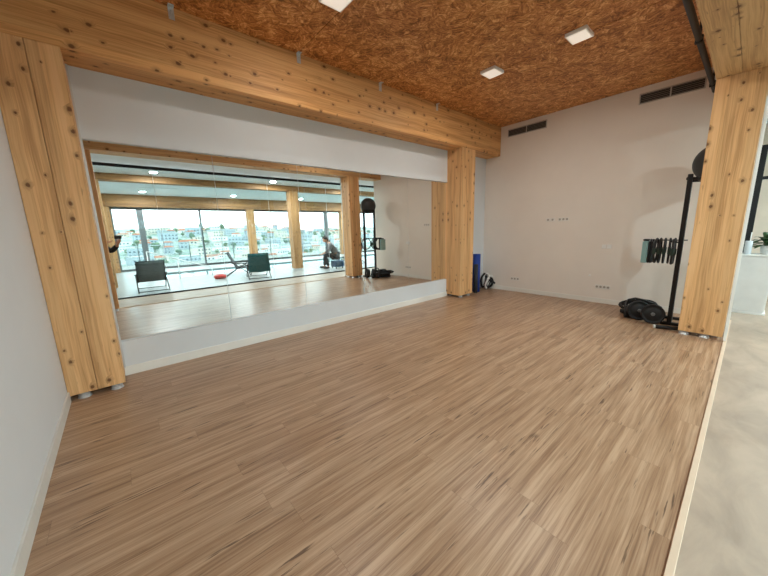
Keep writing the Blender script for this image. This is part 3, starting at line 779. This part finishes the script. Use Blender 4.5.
# ------------------------------------------------------------------ people
SKIN = mat('skin', (196, 142, 112), .55); HAIR = mat('dark_hair', (34, 26, 22), .6, noise=(90, .4))
def skinned(name, verts, edges, radii, m, parent, root=0, sub=1):
    me = D.meshes.new(name); me.from_pydata([Vector(v) for v in verts], edges, []); me.update()
    o = D.objects.new(name, me); COL.objects.link(o); o.parent = parent
    mod = o.modifiers.new('skin', 'SKIN'); mod.use_smooth_shade = True
    if not me.skin_vertices: me.skin_vertices.new()
    for i, r in enumerate(radii):
        me.skin_vertices[0].data[i].radius = r if isinstance(r, tuple) else (r, r)
        me.skin_vertices[0].data[i].use_root = (i == root)
    s_ = o.modifiers.new('sub', 'SUBSURF'); s_.levels = sub; s_.render_levels = sub
    # bake so that the mesh carries its real shape
    dg = bpy.context.evaluated_depsgraph_get(); ev = o.evaluated_get(dg)
    nm = D.meshes.new_from_object(ev, depsgraph=dg); o.modifiers.clear(); o.data = nm
    nm.materials.clear(); nm.materials.append(m)
    for p in nm.polygons: p.use_smooth = True; p.material_index = 0
    return o
def head(parent, c, face, tilt=0.0, hair_len=.0):
    """head with nose, ears, eyes and hair; face = yaw of the look direction, parent frame"""
    M = Matrix.Translation(c) @ Matrix.Rotation(face, 4, 'Z') @ Matrix.Rotation(tilt, 4, 'Y')
    b = MB()
    def shp(q):  # narrower jaw, flatter face
        return 1 - .16*max(0, -q.z)*(1 if q.x < .2 else .6)
    b.ball((0, 0, 0), .105, .92, .76, 1.12, M, 28, 20, shp)
    b.ball((.098, 0, -.015), .018, 1.1, .7, 1.5, M, 12, 8)                    # nose
    for s_ in (-1, 1): b.ball((-.005, s_*.080, -.005), .026, .6, .35, 1.2, M, 12, 8)   # ears
    b.ball((.086, 0, -.058), .022, .5, 1.2, .35, M, 12, 8)                    # lips
    return M, b
def face_parts(parent, M, long=False):
    for s_ in (-1, 1): MB().ball((.088, s_*.032, .015), .011, .6, 1.2, .7, M, 12, 8).build('eye', mat('eye', (40, 30, 26), .2), parent, local=True)
    b = MB(); b.ball((-.014, 0, .022), .113, .93, .80, 1.08, M, 28, 20, lambda q: 1.0 if (q.x < .45 and q.z > -.45 + max(0, q.x)*1.2) or q.z > .55 else .80)
    if long: b.ball((-.075, 0, -.07), .08, .55, .85, 1.3, M, 20, 12)
    b.build('hair', HAIR, parent, local=True)
def hand(b_verts, wrist, d, up, side, curl=.9, scale=1.0):
    """returns finger chains (lists of points) for a hand at wrist pointing along d; fingers curl towards -up"""
    ch = []
    lens = (.072, .082, .076, .060)
    for k in range(4):
        base = wrist + d*.085*scale + side*(.030-.020*k)*scale
        p = [wrist + d*.035*scale + side*(.014-.010*k)*scale, base]; dd = d.copy()
        for j in range(3):
            ax = side; ang = curl*(.45 + .25*j)
            dd = (Matrix.Rotation(-ang, 3, ax) @ dd).normalized()
            p.append(p[-1] + dd*lens[k]*scale*(.46, .32, .26)[j])
        ch.append(p)
    t0 = wrist + d*.028*scale + side*.022*scale
    td = (d*.6 + side*.75 - up*.15).normalized(); p = [t0, t0 + td*.040*scale]
    p.append(p[-1] + (td*.6 + d*.5 - up*.3).normalized()*.030*scale); p.append(p[-1] + (d*.8 - up*.5).normalized()*.024*scale)
    ch.append(p)
    return ch
def person_body(parent, J, tops, skin_hands=True):
    pass

def make_hand(parent, wrist, d, up, side, curl, name='hand'):
    d = Vector(d).normalized(); side = Vector(side); side = (side - d*side.dot(d)).normalized(); up = Vector(up)
    up = (up - d*up.dot(d) - side*up.dot(side)).normalized(); wrist = Vector(wrist)
    verts = [wrist - d*.04, wrist, wrist + d*.045, wrist + d*.075]; edges = [(0, 1), (1, 2), (2, 3)]
    rad = [(.026, .024), (.026, .022), (.038, .017), (.038, .015)]
    o = skinned(name, verts, edges, rad, SKIN, parent, root=1)
    me = bmesh.new(); me.from_mesh(o.data)
    b = MB()
    for ch in hand(None, wrist, d, up, side, curl):
        b.tube(ch, [.009] + [.0095 - .0009*i for i in range(len(ch)-1)], 8)
        b.ball(ch[-1], .0068, u=8, v=6)
    tmp = D.meshes.new('t'); b.bm.to_mesh(tmp); b.bm.free(); me.from_mesh(tmp); me.to_mesh(o.data); me.free()
    for p in o.data.polygons: p.use_smooth = True
    return o

# seated person on a low stool, hunched forward, seen by reflection
sp_ = thing('person', (6.78, -2.32, 0), 'seated person in a grey top and black trousers leaning forward, reflected in the mirror', 'person')
sp_.scale = (1.1, 1.15, 1.1)
sp_.rotation_euler = (0, 0, math.radians(212))
# local: faces +x ; hips at z .46
J = dict(pel=(0, 0, .46), spi=(.03, 0, .62), che=(.17, 0, .82), nek=(.27, 0, .95), hed=(.33, 0, 1.03))
verts = [(0, 0, .46), (.04, 0, .64), (.17, 0, .84), (.26, 0, .96), (.31, 0, 1.02),
         (.19, .16, .86), (.24, .21, .70), (.44, .17, .58), (.19, -.16, .86), (.24, -.21, .70), (.44, -.17, .58),
         (.02, .10, .45), (.42, .13, .50), (.44, .12, .28), (.46, .12, .08), (.02, -.10, .45), (.40, -.13, .50), (.36, -.12, .28), (.30, -.12, .08),
         (.56, .12, .04), (.42, -.12, .04)]
edges = [(0, 1), (1, 2), (2, 3), (3, 4), (2, 5), (5, 6), (6, 7), (2, 8), (8, 9), (9, 10), (0, 11), (11, 12), (12, 13), (13, 14), (0, 15), (15, 16), (16, 17), (17, 18), (14, 19), (18, 20)]
rad = [(.15, .13), (.14, .12), (.16, .13), .06, .05, .075, .05, .035, .075, .05, .035, .09, .068, .052, .035, .09, .068, .052, .035, .03, .03]
skinned('body', verts, edges, rad, SKIN, sp_, 0, 2)
GREYT = mat('grey_jersey', (116, 112, 114), .85, noise=(90, .1)); BLKT = mat('black_trousers', (26, 28, 32), .85)
skinned('top', [(.0, 0, .50), (.04, 0, .64), (.17, 0, .84), (.25, 0, .94), (.19, .16, .86), (.24, .215, .70), (.40, .18, .60), (.19, -.16, .86), (.24, -.215, .70), (.40, -.18, .60)],
        [(0, 1), (1, 2), (2, 3), (2, 4), (4, 5), (5, 6), (2, 7), (7, 8), (8, 9)], [(.175, .16), (.165, .145), (.18, .15), .075, .09, .064, .05, .09, .064, .05], GREYT, sp_, 0, 2)
skinned('trousers', [(0, 0, .46), (.02, .10, .46), (.42, .13, .505), (.44, .12, .28), (.455, .12, .10), (.02, -.10, .46), (.40, -.13, .505), (.36, -.12, .28), (.305, -.12, .10)],
        [(0, 1), (1, 2), (2, 3), (3, 4), (0, 5), (5, 6), (6, 7), (7, 8)], [(.16, .14), .105, .085, .068, .055, .105, .085, .068, .055], BLKT, sp_, 0, 2)
M_, hb = head(sp_, (.37, 0, 1.07), 0, .55); hb.build('head', SKIN, sp_, local=True); face_parts(sp_, M_, True)
make_hand(sp_, (.47, .16, .57), (.9, -.1, -.35), (0, 0, 1), (0, -1, 0), .5)
make_hand(sp_, (.47, -.16, .57), (.9, .1, -.35), (0, 0, 1), (0, 1, 0), .5)
for q in ((.50, .12, 0), (.36, -.12, 0)):
    MB().ball((q[0]+.03, q[1], .045), .13, 1.0, .36, .32, None, 20, 12).build('shoe', mat('black_shoe', (22, 22, 24), .5), sp_, local=True)
st = thing('stool', (6.80, -2.30, 0), 'blue-grey padded low stool under the seated person', 'stool')
MB().box((6.60, -2.50, .06), (7.0, -2.10, .315), bev=.03).build('cushion', mat('blue_denim', (66, 92, 122), .9, noise=(24, .35)), st)
for dx in (-.15, .15):
    for dy in (-.14, .14): MB().lathe([(.02, 0), (.02, .062)], (6.80+dx, -2.30+dy, 0), 12).build('leg', BLACK, st)

# photographer: stands behind the left column, only hands and phone reach into the mirror image
ph = thing('person', (-.50, -.46, 0), 'photographer in black holding up a phone, mostly hidden behind a column in the mirror', 'person')
ph.rotation_euler = (0, 0, math.radians(46))
# local +x = view direction. phone at local (~.66, 0, 1.5)
Rz = Matrix.Rotation(math.radians(46), 3, 'Z')
ploc = Rz.inverted() @ (Vector((0, 0, 1.5)) - Vector((-.50, -.46, 0)))
verts = [(0, 0, .95), (0, 0, 1.12), (0, 0, 1.32), (.01, 0, 1.47), (.02, 0, 1.54),
         (0, .18, 1.40), (.26, .20, 1.20), (.51, .11, 1.33), (0, -.18, 1.40), (.26, -.27, 1.20), (.51, -.20, 1.33),
         (0, .09, .92), (.02, .10, .50), (0, .10, .09), (0, -.09, .92), (.02, -.10, .50), (0, -.10, .09), (.14, .10, .04), (.14, -.10, .04)]
edges = [(0, 1), (1, 2), (2, 3), (3, 4), (2, 5), (5, 6), (6, 7), (2, 8), (8, 9), (9, 10), (0, 11), (11, 12), (12, 13), (0, 14), (14, 15), (15, 16), (13, 17), (16, 18)]
rad = [(.12, .15), (.11, .13), (.12, .15), .06, .055, .06, .045, .033, .06, .045, .033, .085, .06, .04, .085, .06, .04, .035, .035]
skinned('body', verts, edges, rad, SKIN, ph, 0, 2)
skinned('sweater', [(0, 0, .98), (0, 0, 1.12), (0, 0, 1.32), (.01, 0, 1.45), (0, .18, 1.40), (.26, .205, 1.20), (.50, .115, 1.325), (0, -.18, 1.40), (.26, -.275, 1.20), (.50, -.205, 1.325)],
        [(0, 1), (1, 2), (2, 3), (2, 4), (4, 5), (5, 6), (2, 7), (7, 8), (8, 9)], [(.14, .17), (.13, .15), (.14, .17), .075, .078, .06, .048, .078, .06, .048], mat('black_sweater', (24, 24, 26), .9), ph, 0, 2)
skinned('trousers', [(0, 0, .96), (0, .09, .92), (.02, .10, .50), (0, .10, .12), (0, -.09, .92), (.02, -.10, .50), (0, -.10, .12)],
        [(0, 1), (1, 2), (2, 3), (0, 4), (4, 5), (5, 6)], [(.13, .16), .10, .078, .06, .10, .078, .06], BLKT, ph, 0, 2)
M_, hb = head(ph, (.03, 0, 1.64), 0, .12); hb.build('head', SKIN, ph, local=True); face_parts(ph, M_)
for s_ in (-1, 1): MB().ball((.06, s_*.10, .045), .14, 1.0, .36, .32, None, 20, 12).build('shoe', MATS['black_shoe'], ph, local=True)
px, py = ploc.x, ploc.y
make_hand(ph, (.525, py+.145, 1.35), (.62, -.25, .65), (0, .4, .9), (-.3, -.9, .2), .7)
make_hand(ph, (.525, py-.155, 1.35), (.62, .25, .65), (0, -.4, .9), (-.3, .9, .2), .7)
pn = thing('phone', (0, 0, 1.5), 'black phone held up sideways by the photographer', 'phone')
Mp = Matrix((F_, -R_, U_)).transposed().to_4x4(); Mp.translation = Vector((0, 0, 1.5)) - F_*.022
Mp = Mp @ Matrix.Translation((0, -.055, 0))
MB().box((-.004, -.078, -.038), (.004, .078, .038), Mp, bev=.003).build('case', BLACKP, pn)
MB().box((-.0055, -.074, -.034), (-.0043, .074, .034), Mp).build('screen', mat('phone_screen', (40, 44, 50), .1), pn)

# ------------------------------------------------------------------ outside: terrace and hillside
struct('ground_terrace', MB().box((XW-6, -13, -.15), (XE+30, YE-.16, -.03)), mat('terrace_stone', (150, 148, 140), .8))
bl_ = thing('balustrade', (7, -12.8, -.03), 'thin cable balustrade along the terrace outside the windows', 'balustrade')
for k in range(14): MB().box((-4+k*2.4-.02, -12.82, -.03), (-4+k*2.4+.02, -12.78, 1.0)).build('post', GREYF, bl_)
for z in (.25, .5, .75, 1.0): MB().tube([(-4, -12.8, z), (27.2, -12.8, z)], .012 if z < 1 else .02, 6).build('cable', mat('pale_cable', (196, 200, 200), .4, .3), bl_)

def hz(x, y):
    d = -y - 13
    s1 = min(1, max(0, (d-60)/170)); s1 = s1*s1*(3-2*s1)
    base = -9 - 4*min(1, d/40) + 17.5*s1
    base += 1.6*math.sin(x*.021+1)*s1 + 1.0*math.sin(x*.06+y*.04)*s1 + .5*math.sin(x*.17)*s1
    if d > 240: base -= (d-240)*.05
    return base
TER = D.materials.new('hillside'); TER.use_nodes = True; nt = TER.node_tree; b_ = nt.nodes['Principled BSDF']
tcn = N(nt, 'ShaderNodeTexCoord'); v1 = NOISE(nt, tcn.outputs['Object'], .10, 6, .7); v2 = NOISE(nt, tcn.outputs['Object'], .5, 4, .7)
c = RAMP(nt, MA(nt, 'ADD', MA(nt, 'MULTIPLY', v1, .5), MA(nt, 'MULTIPLY', v2, .5)), [(.38, lin((104, 124, 112))), (.46, lin((140, 152, 140))), (.54, lin((168, 168, 158))), (.62, lin((192, 198, 200)))])
nt.links.new(c, b_.inputs['Base Color']); b_.inputs['Roughness'].default_value = .95
vs = []; fs = []; nx, ny = 90, 70
for i in range(nx+1):
    for j in range(ny+1):
        x = -80 + 430*i/nx; y = -13.5 - 330*(j/ny)**1.3; vs.append((x, y, hz(x, y)))
for i in range(nx):
    for j in range(ny):
        a = i*(ny+1)+j; fs.append([a, a+ny+1, a+ny+2, a+1])
struct('ground_hillside', MB()._add(vs, fs, None, True), TER)

HW = [mat('house_white', (226, 226, 220), .8), mat('house_cream', (214, 204, 186), .8), mat('house_grey', (168, 176, 180), .8)]
RF = [mat('roof_terracotta', (168, 104, 80), .8), mat('roof_pale', (190, 186, 178), .8)]
WD = mat('house_window', (84, 96, 108), .3)
protos = []
for k in range(6):
    w, d, h = [(7, 6, 3.2), (10, 7, 5.5), (6, 6, 6), (14, 8, 3.6), (9, 7, 3.0), (12, 9, 7)][k]
    t = thing('house', (0, 0, 0), 'x', 'house', 'small houses on the hillside beyond the windows')
    MB().box((-w/2, -d/2, -2), (w/2, d/2, h)).build('walls', HW[k % 3], t, local=True)
    b = MB()
    if k % 2 == 0:
        b._add([(-w/2-.3, -d/2-.3, h), (w/2+.3, -d/2-.3, h), (w/2+.3, d/2+.3, h), (-w/2-.3, d/2+.3, h), (-w/2+1, 0, h+1.4), (w/2-1, 0, h+1.4)],
               [[0, 1, 5, 4], [1, 2, 5], [2, 3, 4, 5], [3, 0, 4], [3, 2, 1, 0]])
    else: b.box((-w/2-.15, -d/2-.15, h), (w/2+.15, d/2+.15, h+.35))
    b.build('roof', RF[k % 2], t, local=True)
    b = MB()
    for q in range(int(w//2.4)):
        for fl in range(int(h//2.7)): b.box((-w/2+1+q*2.4, d/2, fl*2.8+.9), (-w/2+2.2+q*2.4, d/2+.05, fl*2.8+2.2))
    b.build('windows', WD, t, local=True)
    protos.append(t)
WO = ['outermost left', 'first', 'second', 'third', 'fourth', 'fifth', 'sixth', 'seventh', 'eighth']
HK = ['tiny white one-storey house with red roof', 'small cream two-storey house with flat roof', 'small grey two-storey house with red roof',
      'long low white house with flat roof', 'small cream cottage with red roof', 'larger grey block with flat roof']
TK = ['tall narrow dark tree', 'rounded pale green tree', 'rounded dark tree']
def where(x, y):
    xf = x*17.74/(8.68-y); k = 0
    for i, (a, w_) in enumerate(mull): 
        if xf > a: k = min(i, 8)
    return 'on the %s hillside, behind the %s window' % ('upper' if y < -150 else ('middle' if y < -110 else 'lower'), WO[k])
rnd = random.Random(11); first = set(); put = []
def spot(rad_, y0, y1):
    for _ in range(60):
        y = y0 + (y1-y0)*rnd.random(); x = rnd.uniform(-6, (8.7-y)*1.02)
        if all((x-a)**2 + (y-b_)**2 > (rad_+c_)**2 for a, b_, c_ in put):
            put.append((x, y, rad_)); return x, y
    return None
for n_ in range(230):
    k = rnd.randrange(6); s_ = rnd.uniform(.40, .62)
    q = spot([4.9, 6.4, 4.6, 8.4, 6.0, 7.9][k]*s_, -75, -212)
    if not q: continue
    o = protos[k] if k not in first else copy_tree(protos[k]); first.add(k)
    o.location = (q[0], q[1], hz(*q)); o.rotation_euler = (0, 0, rnd.uniform(-.5, .5)); o.scale = (s_, s_, s_*.85); o['label'] = HK[k] + ' ' + where(*q)
# trees on the hillside
TG = [mat('tree_dark', (92, 112, 92), .9, noise=(2, .3)), mat('tree_mid', (122, 138, 112), .9, noise=(2, .3))]
tp = []
for k in range(3):
    t = thing('tree', (0, 0, 0), 'x', 'tree', 'trees scattered over the hillside beyond the windows')
    MB().tube([(0, 0, -1), (0, 0, 2)], .25, 6).build('trunk', mat('bark', (90, 76, 62), .9), t, local=True)
    b = MB()
    for q in range(5):
        b.ball((rnd.uniform(-1.2, 1.2), rnd.uniform(-1.2, 1.2), rnd.uniform(2.2, 4.2)), rnd.uniform(1.2, 1.9), 1, 1, .85 if k else 1.5, None, 10, 7, lambda p: 1+.12*math.sin(p.x*9+p.z*7))
    b.build('crown', TG[k % 2], t, local=True); tp.append(t)
first = set()
for n_ in range(230):
    k = rnd.randrange(3); s_ = rnd.uniform(.3, .6); q = spot(2.6*s_, -45, -212)
    if not q: continue
    o = tp[k] if k not in first else copy_tree(tp[k]); first.add(k)
    o.location = (q[0], q[1], hz(*q)); o.scale = (s_, s_, s_); o['label'] = TK[k] + ' ' + where(*q)
